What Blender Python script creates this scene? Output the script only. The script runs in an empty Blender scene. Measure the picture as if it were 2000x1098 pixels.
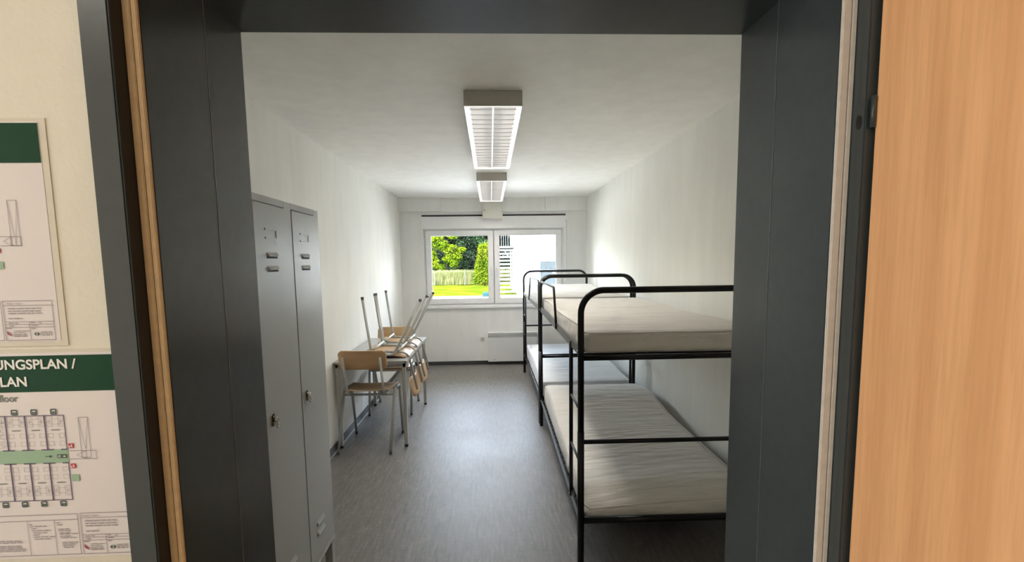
import bpy, bmesh, math, random
from mathutils import Vector, Matrix, noise, Euler

random.seed(7)
S = bpy.context.scene
COL = S.collection

# ----------------------------------------------------------------- room sizes
XL, XR, YF, YB, H = -1.329, 1.447, 0.775, 7.15, 2.5
YW = 0.549                      # corridor face of the front wall
PI = math.pi

# ----------------------------------------------------------------- materials
def principled(name, col, rough=0.6, metal=0.0, spec=0.5):
    m = bpy.data.materials.new(name); m.use_nodes = True
    b = m.node_tree.nodes['Principled BSDF']
    b.inputs['Base Color'].default_value = (*col, 1)
    b.inputs['Roughness'].default_value = rough
    b.inputs['Metallic'].default_value = metal
    b.inputs['Specular IOR Level'].default_value = spec
    return m, m.node_tree.nodes, m.node_tree.links, b

def coords(n, l, scale=(1, 1, 1), rot=(0, 0, 0), kind='Object'):
    tc = n.new('ShaderNodeTexCoord'); mp = n.new('ShaderNodeMapping')
    mp.inputs['Scale'].default_value = scale; mp.inputs['Rotation'].default_value = rot
    l.new(tc.outputs[kind], mp.inputs['Vector'])
    return mp.outputs['Vector']

def noise_tex(n, l, vec, scale, detail=4, rough=0.55, dist=0.0):
    t = n.new('ShaderNodeTexNoise')
    t.inputs['Scale'].default_value = scale; t.inputs['Detail'].default_value = detail
    t.inputs['Roughness'].default_value = rough; t.inputs['Distortion'].default_value = dist
    l.new(vec, t.inputs['Vector'])
    return t.outputs['Fac']

def ramp(n, l, fac, stops):
    r = n.new('ShaderNodeValToRGB')
    e = r.color_ramp.elements
    e[0].position, e[0].color = stops[0][0], (*stops[0][1], 1)
    e[1].position, e[1].color = stops[-1][0], (*stops[-1][1], 1)
    for p, c in stops[1:-1]:
        q = e.new(p); q.color = (*c, 1)
    l.new(fac, r.inputs['Fac'])
    return r.outputs['Color']

def bump(n, l, b, fac, strength=0.2, dist=0.002, prev=None):
    u = n.new('ShaderNodeBump')
    u.inputs['Strength'].default_value = strength; u.inputs['Distance'].default_value = dist
    l.new(fac, u.inputs['Height'])
    if prev: l.new(prev, u.inputs['Normal'])
    l.new(u.outputs['Normal'], b.inputs['Normal'])
    return u.outputs['Normal']

def mix(n, l, fac, a, b_, mode='MIX'):
    x = n.new('ShaderNodeMix'); x.data_type = 'RGBA'; x.blend_type = mode
    if isinstance(fac, float): x.inputs[0].default_value = fac
    else: l.new(fac, x.inputs[0])
    for v, s in ((a, 6), (b_, 7)):
        if isinstance(v, tuple): x.inputs[s].default_value = (*v, 1)
        else: l.new(v, x.inputs[s])
    return x.outputs[2]

def plain(name, col, rough=0.6, metal=0.0, var=0.06, scale=30, bmp=0.0, spec=0.5):
    """a paint or metal with a slight procedural mottling"""
    m, n, l, b = principled(name, col, rough, metal, spec)
    f = noise_tex(n, l, coords(n, l), scale, 3)
    c = ramp(n, l, f, [(0.3, tuple(x * (1 - var) for x in col)), (0.7, tuple(min(1, x * (1 + var)) for x in col))])
    l.new(c, b.inputs['Base Color'])
    if bmp: bump(n, l, b, f, bmp, 0.002)
    return m

def emit_mat(name, col, strength, base=(0.8, 0.8, 0.8)):
    m, n, l, b = principled(name, base, 0.5)
    b.inputs['Emission Color'].default_value = (*col, 1)
    b.inputs['Emission Strength'].default_value = strength
    return m

def wall_mat(name, col, mott=0.05):
    m, n, l, b = principled(name, col, 0.75, 0, 0.3)
    v = coords(n, l)
    big = noise_tex(n, l, v, 1.3, 5, 0.6)
    streak = noise_tex(n, l, coords(n, l, (5, 5, 0.7)), 1.6, 4, 0.6)
    c = ramp(n, l, big, [(0.3, tuple(x * (1 - mott) for x in col)), (0.7, col)])
    c2 = ramp(n, l, streak, [(0.35, (0.95, 0.95, 0.95)), (0.65, (1, 1, 1))])
    l.new(mix(n, l, 1.0, c, c2, 'MULTIPLY'), b.inputs['Base Color'])
    f1 = noise_tex(n, l, v, 170, 3, 0.6)
    f2 = noise_tex(n, l, v, 14, 4, 0.6)
    p = bump(n, l, b, f1, 0.25, 0.0015)
    bump(n, l, b, f2, 0.2, 0.006, p)
    return m

M = {}
M['wall'] = wall_mat('white_wall_paint', (0.86, 0.85, 0.80))
M['wall_back'] = wall_mat('white_back_wall_paint', (0.88, 0.88, 0.865))
M['wall_hall'] = wall_mat('corridor_cream_paint', (0.78, 0.745, 0.655), 0.03)
M['ceiling'] = wall_mat('ceiling_paint', (0.95, 0.935, 0.89), 0.04)
M['beam'] = wall_mat('bulkhead_paint', (0.87, 0.87, 0.85), 0.03)

def floor_mat():
    m, n, l, b = principled('grey_vinyl', (0.15, 0.15, 0.15), 0.42, 0, 0.4)
    a = noise_tex(n, l, coords(n, l, (55, 7, 1), (0, 0, 0.12)), 1.0, 5, 0.7, 0.4)
    c = noise_tex(n, l, coords(n, l, (14, 90, 1), (0, 0, 0.3)), 1.0, 4, 0.7, 0.5)
    d = noise_tex(n, l, coords(n, l), 1.1, 5, 0.6)
    ca = ramp(n, l, a, [(0.3, (0.125, 0.115, 0.105)), (0.55, (0.185, 0.174, 0.163)), (0.75, (0.25, 0.236, 0.224))])
    cc = ramp(n, l, c, [(0.3, (0.8, 0.8, 0.8)), (0.7, (1.08, 1.08, 1.08))])
    cd = ramp(n, l, d, [(0.3, (0.88, 0.88, 0.88)), (0.7, (1.05, 1.05, 1.05))])
    l.new(mix(n, l, 1.0, mix(n, l, 1.0, ca, cc, 'MULTIPLY'), cd, 'MULTIPLY'), b.inputs['Base Color'])
    r = ramp(n, l, d, [(0.3, (0.40,) * 3), (0.7, (0.50,) * 3)])
    l.new(r, b.inputs['Roughness'])
    p = bump(n, l, b, a, 0.12, 0.001)
    bump(n, l, b, d, 0.25, 0.01, p)
    return m
M['floor'] = floor_mat()
M['baseboard'] = plain('dark_grey_baseboard', (0.045, 0.047, 0.05), 0.4)
M['base_strip'] = plain('pale_sealant', (0.42, 0.42, 0.41), 0.35)

def wood_mat(name, light, dark, gscale=1.0, axis='z', rough=0.42):
    m, n, l, b = principled(name, light, rough)
    sc = {'z': (38, 38, 1.6), 'x': (1.6, 38, 38), 'y': (38, 1.6, 38)}[axis]
    sc = tuple(s * gscale for s in sc)
    fine = noise_tex(n, l, coords(n, l, sc), 1.0, 6, 0.7, 0.3)
    sc2 = tuple(s * 5 for s in sc)
    fibre = noise_tex(n, l, coords(n, l, sc2), 1.0, 3, 0.6)
    sc3 = {'z': (9, 9, 0.9), 'x': (0.9, 9, 9), 'y': (9, 0.9, 9)}[axis]
    v = coords(n, l, tuple(s * gscale for s in sc3))
    w = n.new('ShaderNodeTexWave'); w.wave_type = 'BANDS'; w.bands_direction = 'X' if axis == 'y' else 'Y'
    w.inputs['Scale'].default_value = 0.55; w.inputs['Distortion'].default_value = 7.0
    w.inputs['Detail'].default_value = 2.0; w.inputs['Detail Scale'].default_value = 0.7
    l.new(v, w.inputs['Vector'])
    mid = tuple((a + c) / 2 for a, c in zip(light, dark))
    c1 = ramp(n, l, fine, [(0.32, dark), (0.5, mid), (0.68, light)])
    c2 = ramp(n, l, w.outputs['Fac'], [(0.1, mid), (0.6, light)])
    c3 = mix(n, l, 0.55, c1, c2)
    c4 = ramp(n, l, fibre, [(0.3, (0.92, 0.905, 0.89)), (0.6, (1.03, 1.03, 1.03))])
    l.new(mix(n, l, 1.0, c3, c4, 'MULTIPLY'), b.inputs['Base Color'])
    bump(n, l, b, fibre, 0.05, 0.001)
    return m
M['door_wood'] = wood_mat('beech_laminate', (0.92, 0.525, 0.265), (0.72, 0.36, 0.165))
M['ply'] = wood_mat('beech_plywood', (0.52, 0.335, 0.17), (0.40, 0.24, 0.115), 1.0, 'x', 0.38)
M['ply_edge'] = plain('plywood_edge', (0.62, 0.46, 0.29), 0.5, var=0.15, scale=120)
M['frame'] = plain('anthracite_frame_paint', (0.046, 0.058, 0.063), 0.24, var=0.04, scale=60, bmp=0.04)
M['edge_glint'] = plain('grey_edge_glint', (0.11, 0.12, 0.12), 0.35)  # lighter grey for the painted glint on the lining step
M['frame_dark'] = plain('black_gap_shade', (0.012, 0.012, 0.012), 0.5)  # black for painted shade in the rebate and hinge gap
M['seal_tan'] = plain('tan_door_seal', (0.62, 0.46, 0.27), 0.6, var=0.08, scale=90)
M['seal_white'] = plain('grey_white_door_seal', (0.68, 0.65, 0.61), 0.6, var=0.06, scale=90)
M['locker'] = plain('locker_grey_enamel', (0.38, 0.39, 0.375), 0.36, var=0.03, scale=200, bmp=0.05)
M['locker_dark'] = plain('locker_gap_shadow', (0.03, 0.03, 0.03), 0.7)
M['chrome'] = plain('nickel_plated_metal', (0.62, 0.58, 0.52), 0.22, 1.0)
M['tube'] = plain('silver_grey_tube_enamel', (0.43, 0.43, 0.40), 0.36, 0.15, var=0.04)
M['table_top'] = plain('grey_laminate_top', (0.36, 0.365, 0.355), 0.32, var=0.03, scale=150)
M['table_edge'] = plain('pale_table_edge', (0.37, 0.37, 0.35), 0.4)
M['cap_grey'] = plain('grey_foot_cap', (0.10, 0.10, 0.095), 0.5)
M['rubber'] = plain('black_rubber', (0.012, 0.012, 0.012), 0.6)
M['bed'] = plain('black_bed_enamel', (0.0035, 0.0035, 0.0037), 0.34, var=0.1, spec=0.35)
M['bed_rail'] = plain('dark_grey_rail_enamel', (0.022, 0.023, 0.025), 0.30, var=0.1)
M['steel'] = plain('galvanised_steel', (0.5, 0.5, 0.5), 0.4, 0.8)
M['white_plastic'] = plain('white_plastic', (0.78, 0.78, 0.76), 0.35, var=0.02)
M['cream_plastic'] = plain('cream_plastic_cover', (0.74, 0.73, 0.66), 0.45, var=0.02)
M['pvc'] = plain('white_window_profile', (0.86, 0.86, 0.865), 0.35, var=0.02)
M['edge_shade'] = plain('grey_window_edge_shade', (0.16, 0.16, 0.165), 0.6)  # grey for the painted shade lines around the sashes
M['pvc_dark'] = plain('slot_shadow', (0.06, 0.06, 0.06), 0.8)
M['heater'] = plain('white_heater_enamel', (0.78, 0.79, 0.80), 0.4, var=0.02)
M['lamp_body'] = plain('luminaire_body', (0.52, 0.50, 0.45), 0.45, var=0.02)
M['lamp_rim'] = emit_mat('luminaire_rim', (1.0, 0.97, 0.90), 0.75, (.3, .3, .3))
M['lamp_pan'] = emit_mat('luminaire_reflector', (1.0, 0.94, 0.85), 33.0)
M['lamp_blade'] = emit_mat('luminaire_blade', (1.0, 0.97, 0.92), 0.2, (0.05, 0.05, 0.05))
M['lamp_tube'] = emit_mat('fluorescent_tube', (1.0, 0.97, 0.93), 20)
M['lamp_grey'] = plain('luminaire_grey', (0.30, 0.32, 0.36), 0.4)

def fabric_mat(name, col, bluish=0.0):
    m, n, l, b = principled(name, col, 0.85, 0, 0.2)
    b.inputs['Sheen Weight'].default_value = 0.15
    v = coords(n, l)
    big = noise_tex(n, l, v, 3, 4)
    l.new(ramp(n, l, big, [(0.3, tuple(x * 0.93 for x in col)), (0.7, col)]), b.inputs['Base Color'])
    w1 = noise_tex(n, l, coords(n, l, (2.2, 30, 6), (0, 0, 0.08)), 1.0, 5, 0.6, 0.6)
    w2 = noise_tex(n, l, coords(n, l, (9, 75, 20), (0, 0, -0.1)), 1.0, 3, 0.6, 0.8)
    weave = noise_tex(n, l, v, 900, 2)
    p = bump(n, l, b, w1, 0.8, 0.014)
    p = bump(n, l, b, w2, 0.45, 0.005, p)
    bump(n, l, b, weave, 0.12, 0.0006, p)
    return m
M['fabric'] = fabric_mat('mattress_cover_cotton', (0.76, 0.73, 0.69))
M['fabric_white'] = fabric_mat('mattress_cover_white', (0.80, 0.81, 0.82))

def paper_mat():
    m, n, l, b = principled('laminated_paper', (0.74, 0.69, 0.71), 0.28)
    f = noise_tex(n, l, coords(n, l), 3, 2)
    l.new(ramp(n, l, f, [(0.3, (0.70, 0.66, 0.68)), (0.7, (0.76, 0.72, 0.73))]), b.inputs['Base Color'])
    bump(n, l, b, f, 0.15, 0.01)
    return m
M['paper'] = paper_mat()
M['lam'] = plain('laminate_border', (0.66, 0.62, 0.54), 0.22, var=0.03)
M['sign_green'] = plain('dark_green_print', (0.005, 0.052, 0.023), 0.55, var=0.06, spec=0.15)
M['print_glint_white'] = plain('white_print_glint', (0.78, 0.78, 0.77), 0.4, var=0.01)  # lettering white, also the painted highlight on the locker louvres
M['print_grey'] = plain('grey_print', (0.16, 0.18, 0.17), 0.5, var=0.02)
M['print_line'] = plain('thin_line_print', (0.30, 0.27, 0.30), 0.5, var=0.02)
M['print_faint'] = plain('faint_line_print', (0.50, 0.47, 0.49), 0.5, var=0.02)
M['print_violet'] = plain('violet_wall_print', (0.09, 0.06, 0.13), 0.5, var=0.02)
M['print_pale_green'] = plain('pale_green_print', (0.29, 0.45, 0.31), 0.45, var=0.03)
M['print_icon'] = plain('dark_icon_print', (0.06, 0.10, 0.085), 0.5, var=0.02)
M['print_red'] = plain('red_print', (0.55, 0.035, 0.06), 0.5, var=0.03)
M['print_maroon'] = plain('maroon_print', (0.30, 0.05, 0.09), 0.5, var=0.03)

def glass_mat():
    m = bpy.data.materials.new('window_glass'); m.use_nodes = True
    n, l = m.node_tree.nodes, m.node_tree.links
    n.clear()
    o = n.new('ShaderNodeOutputMaterial'); t = n.new('ShaderNodeBsdfTransparent'); g = n.new('ShaderNodeBsdfGlossy')
    t.inputs['Color'].default_value = (0.95, 0.97, 0.96, 1)
    g.inputs['Roughness'].default_value = 0.02
    x = n.new('ShaderNodeMixShader'); f = n.new('ShaderNodeFresnel'); f.inputs['IOR'].default_value = 1.35
    l.new(f.outputs[0], x.inputs[0]); l.new(t.outputs[0], x.inputs[1]); l.new(g.outputs[0], x.inputs[2])
    l.new(x.outputs[0], o.inputs['Surface'])
    return m
M['glass'] = glass_mat()

def leaf_mat(name, a, c, sc=0.9):
    m, n, l, b = principled(name, a, 0.8, 0, 0.0)
    f = noise_tex(n, l, coords(n, l), sc, 3)
    l.new(ramp(n, l, f, [(0.35, a), (0.62, c)]), b.inputs['Base Color'])
    return m
EXT = 1.0
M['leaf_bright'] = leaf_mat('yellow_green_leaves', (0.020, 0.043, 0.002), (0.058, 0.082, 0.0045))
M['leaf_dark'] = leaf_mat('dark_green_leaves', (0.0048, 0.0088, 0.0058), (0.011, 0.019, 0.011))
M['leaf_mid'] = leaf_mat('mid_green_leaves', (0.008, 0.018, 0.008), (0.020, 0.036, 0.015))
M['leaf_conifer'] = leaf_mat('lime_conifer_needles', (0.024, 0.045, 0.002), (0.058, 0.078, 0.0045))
M['leaf_hedge'] = leaf_mat('pale_meadow', (0.026, 0.034, 0.010), (0.060, 0.062, 0.026), 2.0)
M['bark'] = plain('grey_bark', (0.010, 0.0095, 0.0085), 0.9, var=0.3, scale=8, spec=0.0)
M['grass'] = leaf_mat('sunlit_lawn', (0.021, 0.036, 0.002), (0.046, 0.053, 0.004), 0.6)
M['concrete'] = plain('pale_concrete', (0.075, 0.073, 0.072), 0.9, var=0.3, scale=2, spec=0.0)
M['bounce_ground'] = plain('pale_bounce_ground', (0.62, 0.60, 0.56), 0.95, var=0.15, scale=25, spec=0.0)  # pale tone of the unseen ground, raised to bounce light indoors
M['facade'] = plain('white_container_wall', (0.36, 0.37, 0.38), 0.6, var=0.02, spec=0.0)
M['fence'] = plain('galvanised_fence', (0.045, 0.048, 0.045), 0.5, 0.0, spec=0.0)
M['stair_steel'] = plain('galvanised_stair_steel', (0.085, 0.095, 0.105), 0.5, 0.0, spec=0.0)
M['tread_nose'] = plain('stair_tread_steel', (0.16, 0.165, 0.175), 0.5, 0.0, spec=0.0)
M['tread_gap'] = plain('stair_grating_shadow', (0.07, 0.065, 0.07), 0.8, spec=0.0)
M['far_glass'] = plain('grey_shuttered_window', (0.018, 0.022, 0.025), 0.5, var=0.2, scale=20, spec=0.0)
M['blue_plastic'] = plain('pale_blue_plastic', (0.012, 0.03, 0.038), 0.5, spec=0.0)

# ----------------------------------------------------------------- mesh builder
class MB:
    def __init__(s):
        s.v, s.f, s.mi, s.sm = [], [], [], []
    def add(s, verts, faces, mat=0, smooth=False):
        o = len(s.v); s.v += [tuple(p) for p in verts]
        for f in faces:
            s.f.append([i + o for i in f]); s.mi.append(mat); s.sm.append(smooth)
        return s
    def box(s, x0, x1, y0, y1, z0, z1, mat=0, bev=0.0):
        if bev > 0:
            bm = bmesh.new(); bmesh.ops.create_cube(bm, size=1)
            for v in bm.verts:
                v.co = Vector(((x0 + x1) / 2 + v.co.x * (x1 - x0), (y0 + y1) / 2 + v.co.y * (y1 - y0), (z0 + z1) / 2 + v.co.z * (z1 - z0)))
            bmesh.ops.bevel(bm, geom=bm.edges[:], offset=bev, segments=2, affect='EDGES', clamp_overlap=True)
            bm.verts.index_update()
            s.add([v.co for v in bm.verts], [[v.index for v in f.verts] for f in bm.faces], mat)
            bm.free(); return s
        v = [(x0, y0, z0), (x1, y0, z0), (x1, y1, z0), (x0, y1, z0), (x0, y0, z1), (x1, y0, z1), (x1, y1, z1), (x0, y1, z1)]
        return s.add(v, [(0, 3, 2, 1), (4, 5, 6, 7), (0, 1, 5, 4), (1, 2, 6, 5), (2, 3, 7, 6), (3, 0, 4, 7)], mat)
    def obox(s, c, ax, ay, az, mat=0):
        """box by centre and three half-axis vectors"""
        c, ax, ay, az = map(Vector, (c, ax, ay, az))
        v = [c + i * ax + j * ay + k * az for k in (-1, 1) for i, j in ((-1, -1), (1, -1), (1, 1), (-1, 1))]
        return s.add(v, [(0, 3, 2, 1), (4, 5, 6, 7), (0, 1, 5, 4), (1, 2, 6, 5), (2, 3, 7, 6), (3, 0, 4, 7)], mat)
    def tube(s, pts, r, seg=12, mat=0, closed=False, flat=None):
        """round tube along a polyline; flat=(rx, ry) for oval"""
        P = [Vector(p) for p in pts]; n = len(P)
        T = []
        for i in range(n):
            if closed: a, b = P[i - 1], P[(i + 1) % n]
            else: a, b = P[max(i - 1, 0)], P[min(i + 1, n - 1)]
            T.append((b - a).normalized())
        up = Vector((0, 0, 1)) if abs(T[0].z) < 0.9 else Vector((0, 1, 0))
        u = T[0].cross(up).normalized(); vs = []
        for i in range(n):
            u = (u - T[i] * u.dot(T[i])).normalized(); w = T[i].cross(u)
            for k in range(seg):
                a = 2 * PI * k / seg
                ra, rb = flat if flat else (r, r)
                vs.append(P[i] + u * (ra * math.cos(a)) + w * (rb * math.sin(a)))
        fs = []
        m = n if closed else n - 1
        for i in range(m):
            j = (i + 1) % n
            for k in range(seg):
                q = (k + 1) % seg
                fs.append((i * seg + k, i * seg + q, j * seg + q, j * seg + k))
        s.add(vs, fs, mat, True)
        if not closed:
            o = len(s.v) - len(vs)
            s.f.append([o + k for k in reversed(range(seg))]); s.mi.append(mat); s.sm.append(False)
            s.f.append([o + (n - 1) * seg + k for k in range(seg)]); s.mi.append(mat); s.sm.append(False)
        return s
    def quad(s, a, b, c, d, mat=0):
        return s.add([a, b, c, d], [(0, 1, 2, 3)], mat)
    def mesh(s, name, mats):
        me = bpy.data.meshes.new(name)
        me.from_pydata(s.v, [], s.f); 
        for m in (mats if isinstance(mats, (list, tuple)) else [mats]): me.materials.append(m)
        me.polygons.foreach_set('material_index', s.mi)
        me.polygons.foreach_set('use_smooth', s.sm)
        me.update(); return me
    def build(s, name, mats, parent=None, label=None, loc=None):
        o = bpy.data.objects.new(name, s.mesh(name, mats)); COL.objects.link(o)
        if parent: o.parent = parent
        if label: o['label'] = label
        if loc: o.location = loc
        return o

def fillet(pts, r, n=8):
    """round the corners of a polyline"""
    P = [Vector(p) for p in pts]; out = [P[0]]
    for i in range(1, len(P) - 1):
        a, b, c = P[i - 1], P[i], P[i + 1]
        d1, d2 = (a - b).normalized(), (c - b).normalized()
        ang = d1.angle(d2)
        rr = r[i - 1] if isinstance(r, (list, tuple)) else r
        t = min(rr / math.tan(ang / 2), 0.49 * (a - b).length, 0.49 * (c - b).length) if ang < PI - 1e-3 else 0
        if t <= 0: out.append(b); continue
        rr = t * math.tan(ang / 2)
        ctr = b + (d1 + d2).normalized() * (rr / math.sin(ang / 2))
        s0, s1 = (b + d1 * t - ctr), (b + d2 * t - ctr)
        tot = s0.angle(s1); ax = s0.cross(s1).normalized()
        for k in range(n + 1):
            out.append(ctr + Matrix.Rotation(tot * k / n, 3, ax) @ s0)
    out.append(P[-1]); return out

def tag(o, label=None, cat=None, group=None, kind=None):
    if label: o['label'] = label
    if cat: o['category'] = cat
    if group: o['group'] = group
    if kind: o['kind'] = kind
    return o
def thing(name, label, cat, loc=(0, 0, 0), rotz=0, group=None):
    o = bpy.data.objects.new(name, None); COL.objects.link(o)
    o.location = loc; o.rotation_euler = (0, 0, rotz); o.empty_display_size = 0.1
    return tag(o, label, cat, group)
def struct(name, mb, mats, label, parent=None):
    o = mb.build(name, mats, parent); o['kind'] = 'structure'; o['label'] = label
    return o
def copy_tree(o, parent=None):
    c = o.copy(); COL.objects.link(c)
    if parent: c.parent = parent
    for ch in list(o.children): copy_tree(ch, c)
    return c

# ----------------------------------------------------------------- room shell
HX0, HX1, HY0 = -3.2, 3.2, -1.15          # corridor extents
struct('floor', MB().box(HX0 - .1, HX1 + .1, HY0 - .1, YB + .2, -0.12, 0), M['floor'], 'grey streaked vinyl floor with a soft sheen')
struct('ceiling', MB().box(HX0 - .1, HX1 + .1, HY0 - .1, YB + .2, H, H + 0.15), M['ceiling'], 'white painted ceiling of the room')
struct('wall_left', MB().box(XL - 0.1, XL, YF, YB + 0.2, 0, H), M['wall'], 'white left wall behind locker and table')
struct('wall_right', MB().box(XR, XR + 0.1, YF, YB + 0.2, 0, H), M['wall'], 'white right wall behind the bunk beds')
WX0, WX1, WZ0, WZ1 = -0.985, 1.108, 0.908, 2.056
wb = MB()
wb.box(XL, WX0, YB, YB + .2, 0, H).box(WX1, XR, YB, YB + .2, 0, H).box(WX0, WX1, YB, YB + .2, 0, WZ0).box(WX0, WX1, YB, YB + .2, WZ1, H)
struct('wall_back', wb, M['wall_back'], 'white window wall at the far end of the room')
# front wall with the doorway the picture is taken through
DX0, DX1, DZ = -0.378, 0.411, 1.927
wf = MB()
wf.box(HX0, -0.418, YW, YF, 0, H).box(0.450, HX1, YW, YF, 0, H).box(-0.418, 0.450, YW, YF, DZ + 0.04, H)
struct('wall_front', wf, M['wall_hall'], 'cream corridor wall around the doorway')
struct('wall_corridor', MB().box(HX0, HX1, HY0 - 0.1, HY0, 0, H).box(HX0 - .1, HX0, HY0 - .1, YF, 0, H).box(HX1, HX1 + .1, HY0 - .1, YF, 0, H),
       M['wall_hall'], 'cream walls closing the corridor')

def baseboard(name, boxes, strips, label):
    mb = MB()
    for b in boxes: mb.box(*b, 0)
    for b in strips: mb.box(*b, 1)
    return struct(name, mb, [M['baseboard'], M['base_strip']], label)
baseboard('baseboard_left', [(XL, XL + .012, YF, YB, 0.0, .062)], [(XL + .012, XL + .022, YF, YB, 0, .006)], 'dark grey baseboard along the left wall')
baseboard('baseboard_right', [(XR - .012, XR, YF, YB, 0.0, .062)], [(XR - .022, XR - .012, YF, YB, 0, .006)], 'dark grey baseboard along the right wall')
baseboard('baseboard_back', [(XL + .012, XR - .012, YB - .012, YB, 0.0, .056)], [], 'dark grey baseboard under the window wall')
# bulkhead strip and its two corner boxes above the window
struct('trim_1', MB().box(XL, -0.708, YB - .10, YB, 2.305, H, bev=.003), M['beam'], 'white boxed corner of the bulkhead left of the window')
struct('trim_2', MB().box(0.829, XR, YB - .10, YB, 2.300, H, bev=.003), M['beam'], 'white boxed corner of the bulkhead right of the window')
struct('trim_3', MB().box(-0.708, 0.829, YB - .045, YB, 2.302, H), M['beam'], 'white recessed middle length of the bulkhead')
# roller shutter cover with dark slot
rs = MB()
rs.box(-1.0, 1.14, YB - .022, YB, 2.058, 2.236, 0, .002).box(-1.0, 1.14, YB - .006, YB, 2.236, 2.262, 1).box(-1.0, 1.14, YB - .022, YB, 2.262, 2.272, 0)
struct('trim_4', rs, [M['pvc'], M['pvc_dark']], 'white roller shutter cover with a dark slot above the window')
struct('trim_5', MB().box(-0.99, 1.11, YB - .03, YB, 0.866, 0.902, bev=.004).box(-0.99, 1.11, YB - .014, YB, 0.902, 0.909), M['pvc'], 'white sill board under the window')

# ----------------------------------------------------------------- window
win = bpy.data.objects.new('window_1', None); COL.objects.link(win)
win.location = (0, YB, 0); tag(win, 'white two-sash window looking onto garden and stair', kind='structure')
def frame_ring(mb, x0, x1, z0, z1, w, y0, y1, bev=.003):
    mb.box(x0, x1, y0, y1, z1 - w, z1, 0, bev).box(x0, x1, y0, y1, z0, z0 + w, 0, bev)
    mb.box(x0, x0 + w, y0, y1, z0 + w - .003, z1 - w + .003, 0, bev).box(x1 - w, x1, y0, y1, z0 + w - .003, z1 - w + .003, 0, bev)
fr = MB(); frame_ring(fr, WX0, WX1, WZ0, WZ1, .034, 0.030, .105)
fr.box(.036, .076, 0.032, .105, WZ0 + .03, WZ1 - .03, 0, .002)
fr.build('window_frame', M['pvc'], win)
for (x0, x1, hx, lab) in ((-.957, .050, .012, 'left'), (.064, 1.078, .100, 'right')):
    sb = MB(); frame_ring(sb, x0, x1, WZ0 + .024, WZ1 - .022, .072, .012, .083, .004)
    sash = sb.build('sash', M['pvc'], win)
    gk = MB(); frame_ring(gk, x0 - .0045, x1 + .0045, WZ0 + .0195, WZ1 - .0175, .012, .0265, .031, 0)  # grey ring paints the shade line between sash and frame
    gk.build('edge_shade', M['edge_shade'], sash)
    x0b, x1b = x0 + .072, x1 - .072
    bead = MB(); frame_ring(bead, x0b - .001, x1b + .001, WZ0 + .095, WZ1 - .093, .011, .028, .058, .001)
    bead.build('glazing_bead', M['white_plastic'], sash)
    MB().box(x0b, x1b, .052, .056, WZ0 + .096, WZ1 - .094).build('glass_pane', M['glass'], sash)
    hb = MB().box(hx - .013, hx + .013, 0.002, .0125, 1.40, 1.475, 0, .004)
    hb.tube(fillet([(hx, .004, 1.455), (hx, -.030, 1.455), (hx, -.032, 1.345)], .015), .0085, 10)
    hb.build('handle', M['white_plastic'], sash)
    ex = x0 - .006 if lab == 'left' else x1 + .006
    MB().tube([(ex, .016, 1.93), (ex, .016, 2.02)], .009, 10).build('hinge', M['white_plastic'], sash)

# ----------------------------------------------------------------- door frame, leaf
def lin(mb, x0, x1, y0, y1, z0, z1, mat=0, bev=0.0): mb.box(min(x0, x1), max(x0, x1), y0, y1, z0, z1, mat, bev)
YA, YS, YE = 0.539, 0.5605, 0.787         # architrave face, seal face, room end of the lining
tf = MB()
SX0, SX1 = -0.3945, 0.4285                # rebate sides
AX0, AX1 = -0.4258, 0.459                # outer edges
def lining(xface, sgn, xreb, xout):
    # sgn points away from the opening; step in the lining at y=.686
    lin(tf, xface, xface + sgn * .012, .5635, .686, 0, DZ, 0)
    lin(tf, xface - sgn * -.0012, xface + sgn * .012, .686, YE, 0, DZ, 0)
    lin(tf, xface + sgn * .004, xface + sgn * .03, (.5627), .572, 0, DZ + .02, 0)
    lin(tf, xreb, xout, YA, YA + .024, 0, DZ + .055, 0, .0015)
    lin(tf, xface + sgn * .0121, xface + sgn * .060, YF + .0005, YE, 0, DZ + .06, 0)
    lin(tf, xface - sgn * .0005, xface + sgn * .002, .6852, .6866, 0, DZ, 1)  # thin pale bead paints the light caught on the step edge
lining(DX0, -1, SX0, AX0); lining(DX1, 1, SX1, AX1)
tf.box(DX0 - .012, DX1 + .012, .5635, YE, DZ, DZ + .012)
tf.box(DX0 - .012, DX1 + .012, YF + .0005, YE, DZ + .0121, DZ + .06)
tf.box(AX0, AX1, YA, YA + .024, DZ + .024, DZ + .056, 0, .0015)
tf.box(SX0, SX1, .5627, .572, DZ + .004, DZ + .03)
frame = struct('trim_6', tf, [M['frame'], M['edge_glint']], 'anthracite steel door frame around the doorway')
def seal(x0, x1, mats, g0):
    # bulb seal with grooves, seen as long vertical lips
    w = x1 - x0; mb = MB()
    for a, b, yy, mt in ((0, g0, YS - .002, 0), (g0, g0 + .06, YS + .0008, 1), (g0 + .06, 1, YS - .002, 0)):
        lin(mb, x0 + w * a, x0 + w * b, yy, .5632, 0.003, DZ + .02, mt, 0 if mt else .0008)
    return mb.build('seal', mats, frame)
seal(SX0 + .0005, DX0 - .0005, [M['seal_tan'], plain('tan_seal_groove', (0.50, 0.36, 0.21), .7)], .55)['label'] = 'tan rubber seal'
seal(DX1 + .0005, SX1 - .0005, [M['seal_white'], plain('white_seal_groove', (0.30, 0.25, 0.24), .7)], .58)['label'] = 'grey white rubber seal'
MB().box(DX0, DX1, YS - .003, .5632, DZ + .004, DZ + .022).build('seal', M['seal_tan'], frame)
MB().box(SX0 - .0002, SX0 + .0005, YA + .002, YS - .002, 0, DZ + .02).build('rebate_shade', M['frame_dark'], frame)  # added black liner paints the shade inside the left rebate
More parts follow.
